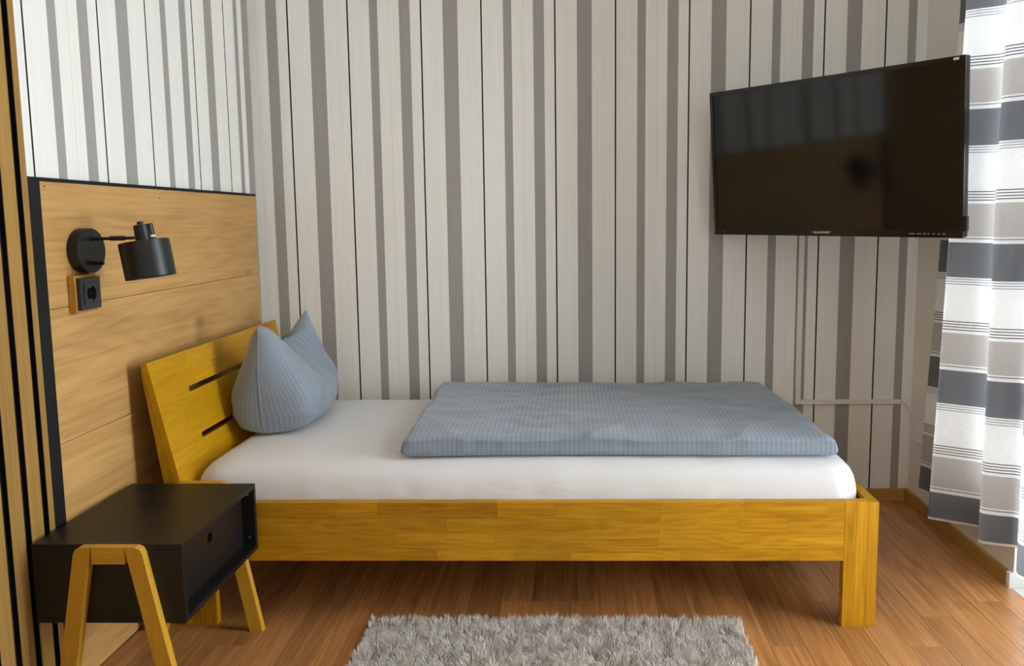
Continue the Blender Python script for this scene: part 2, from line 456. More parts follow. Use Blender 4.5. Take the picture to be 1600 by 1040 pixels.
while x < XR - 0.001:
    xa, xb = max(x, 0.0), min(x + PW, XR)
    if xb - xa > 0.012:
        y = 0.0 - random.choice((0.31, 0.62, 0.85, 1.1))
        if abs(x - 2.3083) < 0.02: y = -0.944
        elif abs(x - 2.4046) < 0.02: y = -0.62
        segs = [(0.0, y)]
        while y > YF: segs.append((y, max(y - 1.2, YF))); y -= 1.2
        for a, b in segs:
            L = a - b
            if L < 0.02: continue
            me = plank_mesh(L - 0.0004, xb - xa - 0.0005)
            o = bpy.data.objects.new('floor_plank', me); COL.objects.link(o)
            o.parent = fl; o.location = Vector(((xa + xb) / 2, (a + b) / 2, 0)) - WPOS['floor']
            o['tone'] = random.uniform(-0.20, 0.14)
    x += PW; ci += 1

BH = 0.052
struct(box('baseboard_back', (0.02, -0.013, 0), (XR - 0.013, 0, BH), M['base'], bevel=0.002))
struct(box('baseboard_right', (XR - 0.013, -0.752, 0), (XR, -0.0005, BH), M['basey'], bevel=0.002))
# balcony door
d1 = struct(empty('door_1', (XR, (DY0 + DY1) / 2, 0)))
bm = bmesh.new()                                # white lining of the deep reveal
add_box(bm, (XR + 0.0005, DY0 - 0.006, 0), (XR + 0.29, DY0, DZ1), 0.001)
add_box(bm, (XR + 0.0005, DY1, 0), (XR + 0.29, DY1 + 0.006, DZ1), 0.001)
add_box(bm, (XR + 0.0005, DY1 + 0.006, DZ1 - 0.006), (XR + 0.29, DY0 - 0.006, DZ1), 0.001)
add_box(bm, (XR + 0.0005, DY1 + 0.006, -0.0085), (XR + 0.29, DY0 - 0.006, 0.0))
link('door_frame', to_mesh(bm), M['white'], d1)
box('frame_foot', (XR - 0.014, -0.7715, 0), (XR - 0.0005, -0.7525, 0.053), M['white'], d1, 0.001)
mid = (DY0 + DY1) / 2
for a, b in ((DY0 - 0.008, mid + 0.002), (mid - 0.002, DY1 + 0.008)):
    bm = bmesh.new(); w = 0.075; x0, x1 = XR + 0.20, XR + 0.265
    add_box(bm, (x0, a - w, 0.004), (x1, a, DZ1 - 0.01), 0.003); add_box(bm, (x0, b, 0.004), (x1, b + w, DZ1 - 0.01), 0.003)
    add_box(bm, (x0, b + w, 0.004), (x1, a - w, 0.035 + w), 0.003); add_box(bm, (x0, b + w, DZ1 - 0.01 - w), (x1, a - w, DZ1 - 0.01), 0.003)
    leaf = link('door_leaf', to_mesh(bm), M['white'], d1)
    box('pane', (x0 + 0.03, b + w, 0.035 + w), (x0 + 0.036, a - w, DZ1 - 0.01 - w), M['glass'], leaf)
w1 = struct(empty('added_fill_window_1', (XR, (WY0 + WY1) / 2, WZ0)))  # added out of view behind the camera to fill the room with light
bm = bmesh.new(); w = 0.07; x0, x1 = XR + 0.05, XR + 0.12
add_box(bm, (x0, WY0 - w, WZ0), (x1, WY0, WZ1)); add_box(bm, (x0, WY1, WZ0), (x1, WY1 + w, WZ1))
add_box(bm, (x0, WY1 + w, WZ0), (x1, WY0 - w, WZ0 + w)); add_box(bm, (x0, WY1 + w, WZ1 - w), (x1, WY0 - w, WZ1))
link('unseen_window_frame', to_mesh(bm), M['white'], w1)
box('pane', (x0 + 0.03, WY1 + w, WZ0 + w), (x0 + 0.036, WY0 - w, WZ1 - w), M['glass'], w1)
w2 = struct(empty('assumed_sidelight_2', (XR, (SY0_ + SY1_) / 2, SZ0_)))  # assumed glazing, hidden by the curtain and put in to light it from behind
bm = bmesh.new(); w = 0.045; x0, x1 = XR + 0.03, XR + 0.09
add_box(bm, (x0, SY0_ - w, SZ0_), (x1, SY0_, SZ1_)); add_box(bm, (x0, SY1_, SZ0_), (x1, SY1_ + w, SZ1_))
add_box(bm, (x0, SY1_ + w, SZ0_), (x1, SY0_ - w, SZ0_ + w)); add_box(bm, (x0, SY1_ + w, SZ1_ - w), (x1, SY0_ - w, SZ1_))
link('unseen_window_frame', to_mesh(bm), M['white'], w2)
box('pane', (x0 + 0.025, SY1_ + w, SZ0_ + w), (x0 + 0.031, SY0_ - w, SZ1_ - w), M['glass'], w2)
struct(box('trim_1', (XR + T, DY1 - 0.6, -0.16), (XR + T + 1.5, DY0 + 0.8, -0.03), M['concrete']))     # balcony slab

# ------------------------------------------------------------------ slatted wall panel
sp = empty('slatted_wall_panel', (0.0, -1.8, 0), 'oak slat acoustic panel on black backing at the far left wall', 'wall panel')
SY = -1.3335
box('backing', (0.0005, -2.45, 0.002), (0.009, SY - 0.0005, ZC - 0.002), M['felt'], sp)
ys = [(SY - 0.0185, SY)]
y = SY - 0.0185 - 0.0200
while y > -2.44:
    ys.append((y - 0.0412, y)); y -= 0.0412 + 0.0202
for a, b in ys:                                # dark core with an oak veneer face
    core = box('slat', (0.009, a, 0.002), (0.0195, b, ZC - 0.002), M['felt'], sp)
    box('veneer', (0.0195, a, 0.002), (0.0210, b, ZC - 0.002), M['slat'], core, tone=random.uniform(-.08, .08))
for yy, z in ((-1.3685, 1.483), (-1.3685, 1.187), (-1.3685, 0.899), (-1.3685, 0.642), (-1.43, 1.80), (-1.43, 0.32)):
    lathe('screw', (0.009, yy, z), (1, 0, 0), [(0, 0.0042), (0.0015, 0.0042), (0.0022, 0.0030), (0.0022, 0.0012), (0.0012, 0.0010)], M['steel'], sp, 14)

# ------------------------------------------------------------------ oak wall panel behind the bed
wp = empty('oak_wall_panel', (0.0, -0.67, 0), 'large plank-patterned oak wall panel with black edging behind the bed head', 'wall panel')
PY0, PY1, PZ = -1.3325, -0.052, 1.2870
TX = 0.017
for i, (z0, z1) in enumerate(((0.004, 0.300), (0.3012, 0.6335), (0.6347, 0.9690), (0.9702, PZ - 0.009))):
    box('plank', (0.0008, PY0 + 0.0415, z0), (TX, PY1, z1), M['panel'], wp, 0.0007, tone=(0.03, 0.0, -0.02, -0.03)[i])
box('edge_trim', (0.0006, PY0, 0.002), (TX + 0.003, PY0 + 0.0415, PZ), M['blacktrim'], wp, 0.0006)
box('edge_trim', (0.0006, PY0 + 0.0415, PZ - 0.009), (TX + 0.003, PY1, PZ), M['blacktrim'], wp, 0.0006)

for yy, zz in ((-1.272, 1.266), (-0.762, 1.252)):
    lathe('nail_head', (TX, yy, zz), (1, 0, 0), [(0, 0.0022), (0.0006, 0.0022)], M['blacktrim'], wp, 10)

# ------------------------------------------------------------------ wall lamp
LY, LZ = -1.153, 1.107
wl = empty('wall_lamp', (TX, LY, LZ), 'matt black reading lamp with drum shade on the oak wall panel', 'lamp')
lathe('wall_plate', (TX + 0.0005, LY, LZ), (1, 0, 0), [(0, 0.0575), (0.027, 0.0575), (0.0285, 0.056), (0.0285, 0.001)], M['blackmetal'], wl, 64)
lathe('switch_knob', (TX + 0.0285, LY + 0.006, LZ - 0.033), (1, 0, 0), [(0, 0.006), (0.004, 0.006), (0.004, 0.0048), (0.024, 0.0048), (0.025, 0.004)], M['blackmetal'], wl, 20)
AX = 0.182; AZ = 1.139
lathe('arm', (TX + 0.0285, LY, AZ - 0.002), (AX - 0.02 - TX - 0.0285, 0, 0.002), [(0, 0.006), (0.004, 0.006), (0.004, 0.0042), (0.05, 0.0042), (0.05, 0.0062), (0.086, 0.0062), (0.09, 0.004), (0.112, 0.004)], M['blackmetal'], wl, 20)
ax = Vector((math.sin(math.radians(9)), -0.02, -math.cos(math.radians(9)))).normalized()   # shade axis, pointing down
top = Vector((AX, LY, 1.130))
lathe('lamp_socket', top - ax * 0.043, ax, [(0, 0.001), (0, 0.015), (0.002, 0.0175), (0.044, 0.0185), (0.046, 0.0185)], M['blackmetal'], wl, 32)
lathe('cable_gland', top - ax * 0.051, ax, [(0, 0.006), (0.001, 0.0075), (0.009, 0.0075)], M['blackmetal'], wl, 20)
sx, sy, _ = frame_of(ax)
side = Vector((0.62, 0.62, 0)).normalized()
lathe('rotary_switch', top - ax * 0.046 + side * 0.021, ax, [(0, 0.0075), (0.001, 0.0085), (0.042, 0.0085), (0.046, 0.0075)], M['blackmetal'], wl, 20)
lathe('switch_label', top - ax * 0.016 + side * 0.0212, ax, [(0, 0.0087), (0.006, 0.0087)], M['duct'], wl, 20)
R = 0.0595
lathe('lamp_shade', top, ax, [(0, 0.004), (0, R - 0.001), (0.001, R), (0.094, R), (0.094, R - 0.0015), (0.003, R - 0.0015), (0.003, 0.004)], M['blackmetal'], wl, 72, 30)
# ------------------------------------------------------------------ wall socket on its oak block
so = empty('wall_socket', (TX, -1.171, 0.956), 'anthracite power socket on a small oak block below the wall lamp', 'socket')
SYc, SZc = -1.172, 0.9985
box('mounting_block', (TX + 0.0003, SYc - 0.0450, SZc - 0.0475), (TX + 0.020, SYc + 0.0435, SZc + 0.0475), M['blockz'], so, 0.0025, 2)
def ring_plate(name, x0, x1, half, r, mat, parent, n=48):
    bm = bmesh.new(); loops = []
    for xx in (x0, x1):
        o_, i_ = [], []
        for k in range(n):
            a = 2 * math.pi * k / n; c, s = math.cos(a), math.sin(a); m = max(abs(c), abs(s))
            o_.append(bm.verts.new((xx, SYc + half * c / m, SZc + half * s / m))); i_.append(bm.verts.new((xx, SYc + r * c, SZc + r * s)))
        loops.append((o_, i_))
    for k in range(n):
        j = (k + 1) % n
        (o0, i0), (o1, i1) = loops
        bm.faces.new([o0[k], o0[j], o1[j], o1[k]]); bm.faces.new([i0[k], i1[k], i1[j], i0[j]])
        bm.faces.new([o1[k], o1[j], i1[j], i1[k]]); bm.faces.new([o0[k], i0[k], i0[j], o0[j]])
    return link(name, to_mesh(bm), mat, parent)
ring_plate('cover_frame', TX + 0.020, TX + 0.030, 0.0405, 0.0195, M['blackplastic'], so)
ring_plate('socket_insert', TX + 0.030, TX + 0.0325, 0.0275, 0.0195, M['blackplastic'], so)
lathe('socket_well', (TX + 0.0202, SYc, SZc), (1, 0, 0), [(0, 0.0193), (0.002, 0.0193)], M['hole'], so, 32)
for s in (-1, 1):
    box('earth_clip', (TX + 0.0222, SYc - 0.0025, SZc + s * 0.0165 - 0.0022), (TX + 0.030, SYc + 0.0025, SZc + s * 0.0165 + 0.0022), M['steel'], so)
    lathe('pin_hole', (TX + 0.0222, SYc + s * 0.0095, SZc), (1, 0, 0), [(0, 0.003), (0.0006, 0.003)], M['nightblack'], so, 12)

# ------------------------------------------------------------------ bed
BY = -0.9975; RT, RB = 0.3735, 0.1994
bed = empty('single_bed', (1.14, -0.52, 0), 'honey-coloured solid oak single bed with slotted sloping headboard', 'bed')
def staves_x(parent, y0, y1, rows, xa, xb, mat):
    """rows: (z0, z1, joints, tones) front faces of glued staves running along X."""
    for z0, z1, joints, tones in rows:
        e = [xa] + joints + [xb]
        for i in range(len(e) - 1):
            box('stave', (e[i] + 0.00012, y0, z0 + 0.00012), (e[i + 1] - 0.00012, y1, z1 - 0.00012), mat, parent, 0.0003, tone=tones[i % len(tones)])
XA, XB = 0.150, 2.0566
rail = box('side_rail', (XA, BY + 0.006, RB + 0.0005), (XB + 0.02, BY + 0.027, RT - 0.0005), M['oakx'], bed)
staves_x(rail, BY, BY + 0.0262, [
    (0.3265, RT, [.601, .721, 1.064, 1.231, 1.531, 1.77, 2.006], [-.12, -.03, -.14, .0, -.03, .05, .12, -.08]),
    (0.2815, 0.3265, [.617, .917, 1.231, 1.529, 1.756, 1.895], [.0, -.06, -.02, .0, .08, .10, .0]),
    (0.2360, 0.2815, [.771, 1.054, 1.324, 1.527, 1.757], [-.10, .06, -.04, .02, .04, .12]),
    (RB, 0.2360, [.888, 1.112, 1.275, 1.592, 1.929], [-.03, .09, -.14, .13, .02, .05])], XA, XB, M['oakx'])
YB = -0.055
rail2 = box('side_rail', (XA, YB - 0.027, RB), (XB + 0.02, YB, RT), M['oakx'], bed, 0.001)
foot = box('foot_board', (2.1262, BY + 0.0292, RB), (2.1532, YB - 0.0292, RT), M['oaky'], bed, 0.001)
box('slat_base', (0.17, BY + 0.028, 0.250), (2.125, YB - 0.028, 0.272), M['bamboox'], bed)
def leg(xs, y0, y1, sx, z1, tones):
    """corner leg: a wide board of three glued strips and a narrow return behind it"""
    a, b = xs
    ret = (b - 0.027, b) if sx > 0 else (a, a + 0.027)
    yi = y1 if abs(y0) > abs(y1) else y0
    yr = yi + (0.05 if abs(y0) > abs(y1) else -0.05)
    lo, hi = sorted((yi, yr))
    l = box('leg', (ret[0], lo, 0), (ret[1], hi, RB - 0.0005), M['oakz'], bed, 0.001)
    w = (b - a) / 3
    cuts = [a, a + w * 1.04, a + w * 2.02, b]
    for i in range(3):
        box('stave', (cuts[i] + 0.0001, y0, 0), (cuts[i + 1] - 0.0001, y1, z1), M['oakz'], l, 0.0006, tone=tones[i])
leg((2.0572, 2.1532), BY, BY + 0.029, 1, RT, (.10, .16, .05))
leg((2.0572, 2.1532), YB - 0.029, YB, 1, RT, (.0, .05, .02))
leg((0.1385, 0.2340), BY + 0.006, BY + 0.030, -1, RB - 0.0005, (-.05, .0, .05))
leg((0.1385, 0.2340), YB - 0.030, YB - 0.006, -1, RB - 0.0005, (.0, .05, .0))
# headboard: rows of staves in a plane that slopes back towards the wall
HT, HX, SL = 0.7815, 0.0780, 0.2175
HY0, HY1 = BY, -0.060
hb = prism('headboard', [(0.137 + 0.06 - 0.012, 0.205), (0.197 - 0.030 + 0.012, 0.205), (0.1180, 0.482), (0.1275, 0.482)], 1, HY0 + 0.03, HY1 - 0.03, M['oaky'], bed)
def fx(z): return HX + SL * (HT - z)
def hstave(y0, y1, z0, z1, tone, slot=0):
    th = 0.0185
    if not slot:
        pts = [(fx(z0), z0), (fx(z1), z1), (fx(z1) - th, z1 - 0.004), (fx(z0) - th, z0 - 0.004)]
        return prism('stave', pts, 1, y0 + 0.0001, y1 - 0.0001, M['oaky'], hb, 0.0004, tone=tone)
    # end block of a slot row with a round slot end; outline drawn in the plane of the board
    n = 9; r = (z1 - z0) / 2; zc = (z0 + z1) / 2
    out = [(y0, z0), (y0, z1)] if slot > 0 else [(y1, z1), (y1, z0)]
    ye = y1 if slot > 0 else y0
    arc = [(ye - slot * r * math.sin(math.pi * k / n), zc + slot * r * math.cos(math.pi * k / n)) for k in range(n + 1)]
    ol = out + arc
    bm = bmesh.new()
    A = [bm.verts.new((fx(z), y, z)) for y, z in ol]; B = [bm.verts.new((fx(z) - th, y, z - 0.004)) for y, z in ol]
    bm.faces.new(A); bm.faces.new(B[::-1]); m = len(ol)
    for i in range(m): bm.faces.new([A[i], A[(i + 1) % m], B[(i + 1) % m], B[i]])
    return link('stave', to_mesh(bm), M['oaky'], hb, tone=tone)
S0, S1 = -0.810, -0.245
def hrow(z0, z1, cuts, tones):
    e = [HY0] + cuts + [HY1]
    for i in range(len(e) - 1): hstave(e[i], e[i + 1], z0, z1, tones[i % len(tones)])
hrow(0.729, HT, [-.79, -.56, -.31], [.02, .06, -.02, .05])
hrow(0.6765, 0.729, [-.86, -.765, -.645, -.36], [-.04, -.02, .14, -.10, .0])
for z0, z1 in ((0.6595, 0.6765), (0.5145, 0.5315)):
    hstave(HY0, S0, z0, z1, -.01, 1); hstave(S1, HY1, z0, z1, .0, -1)
hrow(0.618, 0.6595, [-.72, -.43], [-.03, -.05, .02])
hrow(0.573, 0.618, [-.88, -.52, -.29], [-.02, -.05, .03, .0])
hrow(0.5315, 0.573, [-.905, -.80, -.58], [.04, .06, .11, -.04])
hrow(0.468, 0.5145, [-.86, -.50], [.06, .12, .02])
hrow(0.420, 0.468, [-.76, -.40], [-.02, .04, .0])
hrow(0.3745, 0.420, [-.83, -.55], [-.05, .0, .03])
for y0, y1 in ((HY0 + 0.0005, HY0 + 0.030), (HY1 - 0.030, HY1 - 0.0005)):     # tapering uprights behind the board
    prism('upright', [(fx(0.762) - 0.0187, 0.755), (0.0605, 0.750), (0.104, 0.445), (0.135, 0.2005), (0.164, 0.2005), (fx(0.445) - 0.0187, 0.4405)], 1, y0, y1, M['oakz'], bed, tone=-.12)

# ------------------------------------------------------------------ mattress
def rounded_plan(x0, x1, y0, y1, r, n=14):
    pts = []
    for cx, cy, a0 in ((x1 - r, y1 - r, 0), (x0 + r, y1 - r, 90), (x0 + r, y0 + r, 180), (x1 - r, y0 + r, 270)):
        for k in range(n): 
            a = math.radians(a0 + 90 * k / (n - 1)); pts.append((cx + r * math.cos(a), cy + r * math.sin(a)))
    out = []                                    # resample the straight sides
    for i, p in enumerate(pts):
        q = pts[(i + 1) % len(pts)]; L = math.hypot(q[0] - p[0], q[1] - p[1]); m = max(1, int(L / 0.025))
        for k in range(m): out.append((p[0] + (q[0] - p[0]) * k / m, p[1] + (q[1] - p[1]) * k / m))
    return out
def mattress():
    x0, x1, y0, y1 = 0.158, 2.124, BY + 0.0285, YB - 0.028
    MT = 0.478
    prof = [(0.012, 0.274), (0.004, 0.30), (0.0, 0.335), (0.0, 0.375), (0.002, 0.40), (0.006, 0.42), (0.013, 0.437), (0.024, 0.452), (0.040, 0.463), (0.060, 0.470), (0.09, 0.475), (0.13, MT - 0.001), (0.20, MT), (0.28, MT), (0.36, MT), (0.42, MT)]
    bm = bmesh.new(); rings = []
    N = None
    for off, z in prof:
        r = max(0.085 - off * 0.3, 0.015)
        base = rounded_plan(x0, x1, y0, y1, 0.085)
        cx, cy = (x0 + x1) / 2, (y0 + y1) / 2; hx, hy = (x1 - x0) / 2, (y1 - y0) / 2
        ring = []
        for px, py in base:
            qx = cx + (px - cx) * (hx - off * 1.25) / hx; qy = cy + (py - cy) * (hy - off) / hy
            w = 0.0022 * noise.noise(Vector((qx * 9, qy * 9, z * 14))) + 0.0012 * noise.noise(Vector((qx * 30, qy * 14, z * 25)))
            side = 1.0 if z < 0.45 else 0.35
            zz = z + (w * 0.6 if z > 0.42 else 0)
            d = Vector((qx - cx, (qy - cy) * 2.2, 0)).normalized()
            gather = 0.0022 * math.sin(qx * 55 + 3 * math.sin(qx * 7)) * max(0, 1 - abs(z - 0.385) / 0.05) if qy < cy else 0
            ring.append(bm.verts.new((qx + d.x * w * side, qy + d.y * (w * side + gather), zz)))
        rings.append(ring)
    n = len(rings[0])
    for a, b in zip(rings, rings[1:]):
        for k in range(n): bm.faces.new([a[k], a[(k + 1) % n], b[(k + 1) % n], b[k]])
    bm.faces.new(rings[0]); bm.faces.new(rings[-1])
    bmesh.ops.triangulate(bm, faces=[f for f in bm.faces if len(f.verts) > 4])
    o = link('mattress', to_mesh(bm), M['cotton'], smooth=180)
    return tag(o, 'mattress in a smooth white fitted sheet lying in the oak bed', 'mattress')
mattress()

# ------------------------------------------------------------------ duvet
def fnoise(x, y, s, seed=0.0): return noise.noise(Vector((x * s, y * s, seed)))
def grid_object(name, nu, nv, fn, mat, arc=None):
    """fn(u, v, side) -> (co, uv); two skins sharing their border."""
    verts, uvs, faces = [], [], []
    idx = {}
    ref = {}
    if arc is not None:                          # measure the cloth along one row so that woven stripes keep their width
        for side in (0, 1):
            p = [Vector(fn(i / nu, arc, side)[0]) for i in range(nu + 1)]; c = [0.0]
            for q0, q1 in zip(p, p[1:]): c.append(c[-1] + (q1 - q0).length)
            ref[side] = c
    for side in (0, 1):
        for j in range(nv + 1):
            for i in range(nu + 1):
                border = i in (0, nu) or j in (0, nv)
                if side == 1 and border: idx[(1, i, j)] = idx[(0, i, j)]; continue
                c, uv = fn(i / nu, j / nv, side)
                if arc is not None: uv = (ref[side][i] if side == 0 else -ref[side][i], uv[1])
                idx[(side, i, j)] = len(verts); verts.append(c); uvs.append(uv)
        for j in range(nv):
            for i in range(nu):
                f = [idx[(side, i, j)], idx[(side, i + 1, j)], idx[(side, i + 1, j + 1)], idx[(side, i, j + 1)]]
                faces.append(f if side == 0 else f[::-1])
    me = bpy.data.meshes.new(name); me.from_pydata(verts, [], faces)
    ul = me.uv_layers.new(name='UVMap')
    for lp in me.loops: ul.data[lp.index].uv = uvs[lp.vertex_index]
    return link(name, me, mat, smooth=180)
def duvet_fn(u, v, side):
    # ease so that the rim gets more rows
    u_ = 0.5 - 0.5 * math.cos(math.pi * u); u = 0.35 * u + 0.65 * u_
    v_ = 0.5 - 0.5 * math.cos(math.pi * v); v = 0.30 * v + 0.70 * v_
    bl, br, fr, fl_ = (0.752, -0.105), (2.040, -0.115), (2.064, -0.900), (0.772, -0.918)     # v=0 front, v=1 back
    fx_ = fl_[0] + (fr[0] - fl_[0]) * u; bx = bl[0] + (br[0] - bl[0]) * u
    fy = fl_[1] + (fr[1] - fl_[1]) * u + 0.010 * math.sin(u * 5.0); by = bl[1] + (br[1] - bl[1]) * u + 0.006 * math.sin(u * 9)
    x = fx_ + (bx - fx_) * v; y = fy + (by - fy) * v
    x += 0.012 * fnoise(0.3, y, 6, 3.1) * (1 - u) + 0.010 * fnoise(0.7, y, 5, 8.1) * u
    def prof(d, w): 
        t = min(1, d / w); return math.sqrt(max(0.0, 1 - (1 - t) ** 2))
    ex = prof(min(u, 1 - u) * 1.29, 0.030); ey = prof(min(v, 1 - v) * 0.80, 0.024 if v < 0.5 else 0.04)
    e = min(ex, ey) * (0.55 + 0.45 * max(ex, ey))
    big = 0.007 * fnoise(x, y, 3.2, 1.0) + 0.0065 * fnoise(x, y * 1.6, 7.5, 5.0) + 0.0022 * fnoise(x * 1.2, y, 17, 9.0)
    # soft folds running in from the front edge
    fold = 0.0
    for x0, s, a in ((1.33, 0.9, 0.008), (0.93, -0.55, 0.006), (1.78, 0.4, 0.005), (1.10, 0.7, 0.004)):
        d = (x - x0 - s * (y + 0.9)); fold += a * math.exp(-(d / 0.022) ** 2) * max(0, 1 - (y + 0.92) / 0.30)
    T = 0.064 - 0.008 * u + 0.004 * math.sin(v * 6.2)
    z0 = 0.4795
    if side == 0: z = z0 + 0.021 + (T - 0.021) * e + (big + fold) * min(1, e * 1.1)
    else: z = z0 + 0.021 * (1 - min(1, e * 1.15))
    # the front face is drawn in a little at mid height: two layers of the folded quilt
    if side == 0 and v < 0.10: y += 0.006 * math.sin(min(1, e) * math.pi * 2.0) * (1 - v / 0.10) + 0.004 * fnoise(x, z, 22, 2.0)
    if u > 0.965: z -= 0.004 * (u - 0.965) / 0.035
    return (x, y, z), (x, y)
dv = grid_object('duvet', 170, 110, duvet_fn, M['satin'])
tag(dv, 'folded grey-blue striped duvet lying flat across the mattress', 'duvet')

# ------------------------------------------------------------------ pillow
def pillow_fn(u, v, side):
    u = 0.3 * u + 0.7 * (0.5 - 0.5 * math.cos(math.pi * u))
    a = 2 * u - 1                                    # -1 near edge, +1 far edge
    k = abs(a)
    ztop = 0.375 if a > 0 else 0.352
    dip = 0.135 * (1 - min(1, abs(a - 0.12) / 0.98) ** 1.30)
    H = ztop - dip
    z = 0.4835 + H * v
    L = 0.232 + 0.020 * math.sin(math.pi * min(1, v * 1.1))
    y = -0.440 + a * L * (1 - 0.06 * v * v)
    n = 4.2 + 34.0 * (1 - v) ** 4                                # full flanks low down, sharper towards the horns
    tk = (1 - k ** n) ** 0.55 if k < 1 else 0.0
    foot = min(1.0, v / 0.07)
    tb = (0.72 + 0.28 * math.sin(math.pi * min(1, v / 0.75))) * math.sqrt(max(0.0, 1 - (1 - foot) ** 2)) * math.sqrt(max(0.0, 1 - v ** 4.2))
    front, back = 0.165 * (1 - 0.36 * max(0.0, a)), 0.122
    xm = 0.268 + 0.006 * (a + 1) / 2 - 0.012 * v
    wr = 0.005 * fnoise(y * 1.3, z * 2.2, 9, 4.0 + side * 3) + 0.0050 * math.sin(z * 105 + 5.0 * fnoise(y, z, 7, 1.0)) * math.exp(-((z - 0.535) / 0.045) ** 2)
    T = (front if side == 0 else -back) * tk * tb
    x = xm + T + wr * tk * (1 if side == 0 else -1)
    if side == 0:                                    # the chop pressed into the top between the two horns
        g = math.exp(-((a - 0.38) / 0.17) ** 2) * max(0, (v - 0.40) / 0.60)
        x -= 0.050 * g * tk
    z += 0.005 * fnoise(y, x, 8, 2.0) * v
    return (x, y, z), ((0.64 * u + (0.0 if side == 0 else 0.7)), 0.5 * v)
pl = grid_object('pillow', 110, 70, pillow_fn, M['satin'], arc=0.35)
tag(pl, 'plump grey-blue striped pillow standing with two pointed corners against the headboard', 'pillow')
tube('seam', [Vector(pillow_fn(0.0, v / 40, 0)[0]) + Vector((0, -0.0006, 0)) for v in range(2, 41)], 0.0016, M['satinseam'], pl, 6)

# ------------------------------------------------------------------ bedside table
nt = empty('bedside_table', (0.21, -1.233, 0), 'black box bedside table on splayed bamboo legs beside the bed', 'bedside table')
NX0, NX1, NY0, NY1, NZ0, NZ1 = 0.034, 0.384, -1.436, -1.030, 0.2530, 0.4430
th = 0.012
box('table_top', (NX0, NY0, NZ1 - th), (NX1, NY1, NZ1), M['nightblack'], nt, 0.0006)
box('bottom_panel', (NX0, NY0, NZ0), (NX1, NY1, NZ0 + th), M['nightblack'], nt, 0.0006)
box('side_panel', (NX0, NY0, NZ0 + th + 0.0003), (NX1, NY0 + th, NZ1 - th - 0.0003), M['nightblack'], nt, 0.0006)
box('side_panel', (NX0, NY1 - th, NZ0 + th + 0.0003), (NX1, NY1, NZ1 - th - 0.0003), M['nightblack'], nt, 0.0006)
box('back_panel', (NX0 + 0.004, NY0 + th + 0.0003, NZ0 + th + 0.0003), (NX0 + 0.010, NY1 - th - 0.0003, NZ1 - th - 0.0003), M['nightblack'], nt)
# drawer front set back in the carcass, with a round finger hole
DX = NX1 - 0.036
def holed(name, x0, x1, y0, y1, z0, z1, cy, cz, r, mat, parent, n=40):
    bm = bmesh.new(); loops = []
    for xx in (x0, x1):
        o_, i_ = [], []
        for k in range(n):
            a = 2 * math.pi * (k + 0.5) / n; c, s = math.cos(a), math.sin(a)
            t = min(((y1 - cy) if c > 0 else (y0 - cy)) / c, ((z1 - cz) if s > 0 else (z0 - cz)) / s)
            o_.append(bm.verts.new((xx, cy + t * c, cz + t * s))); i_.append(bm.verts.new((xx, cy + r * c, cz + r * s)))
        for (yy, zz) in ((y0, z0), (y1, z0), (y1, z1), (y0, z1)):      # snap the nearest outline point to each corner
            b = min(o_, key=lambda v: (v.co.y - yy) ** 2 + (v.co.z - zz) ** 2); b.co.y, b.co.z = yy, zz
        loops.append((o_, i_))
    (o0, i0), (o1, i1) = loops
    for k in range(n):
        j = (k + 1) % n
        bm.faces.new([o0[k], o0[j], o1[j], o1[k]]); bm.faces.new([i0[k], i1[k], i1[j], i0[j]])
        bm.faces.new([o1[k], o1[j], i1[j], i1[k]]); bm.faces.new([o0[k], i0[k], i0[j], o0[j]])
    return link(name, to_mesh(bm), mat, parent)
dr = holed('drawer', DX - 0.012, DX, NY0 + th + 0.002, NY1 - th - 0.002, NZ0 + th + 0.002, NZ1 - th - 0.002, (NY0 + NY1) / 2, 0.372, 0.0135, M['nightblack'], nt)
box('drawer_box', (NX0 + 0.02, NY0 + th + 0.012, NZ0 + th + 0.006), (DX - 0.013, NY1 - th - 0.012, NZ1 - th - 0.03), M['hole'], dr)
for z in (0.415, 0.29): lathe('screw', (NX1 - 0.018, NY1 - th, z), (0, -1, 0), [(0, 0.003), (0.0012, 0.003), (0.0016, 0.002)], M['steel'], nt, 12)
# A-shaped bamboo frames on both ends: outer feet 0.060 / 0.386, crossbar under the table top
def aframe(y0, y1):
    zt = 0.4445
    xl_t, xr_t, xl_b, xr_b, w = 0.146, 0.300, 0.064, 0.384, 0.0385
    r = 0.014
    def chamf(side):
        s = 1 if side > 0 else -1
        xt, xb = (xr_t, xr_b) if s > 0 else (xl_t, xl_b)
        dx = (xb - xt) / zt
        return [(xb, 0), (xt + dx * (r * 1.1), zt - r * 1.1), (xt - s * r * 0.30 + dx * r * .35, zt - r * 0.32), (xt - s * r, zt), (xt - s * w, zt), (xb - s * w, 0)]
    l1 = prism('leg', chamf(-1), 1, y0, y1, M['bamboo'], nt, 0.0008, tone=-.06)
    l2 = prism('leg', chamf(1), 1, y0, y1, M['bamboo'], nt, 0.0008, tone=0.0)
    box('crossbar', (xl_t + w + 0.0002, y0 + 0.0003, zt - 0.040), (xr_t - w - 0.0002, y1 - 0.0003, zt), M['bamboox'], nt, 0.0006, tone=0.06)
aframe(NY0 - 0.0205, NY0 - 0.0003)
aframe(NY1 + 0.0003, NY1 + 0.0205)

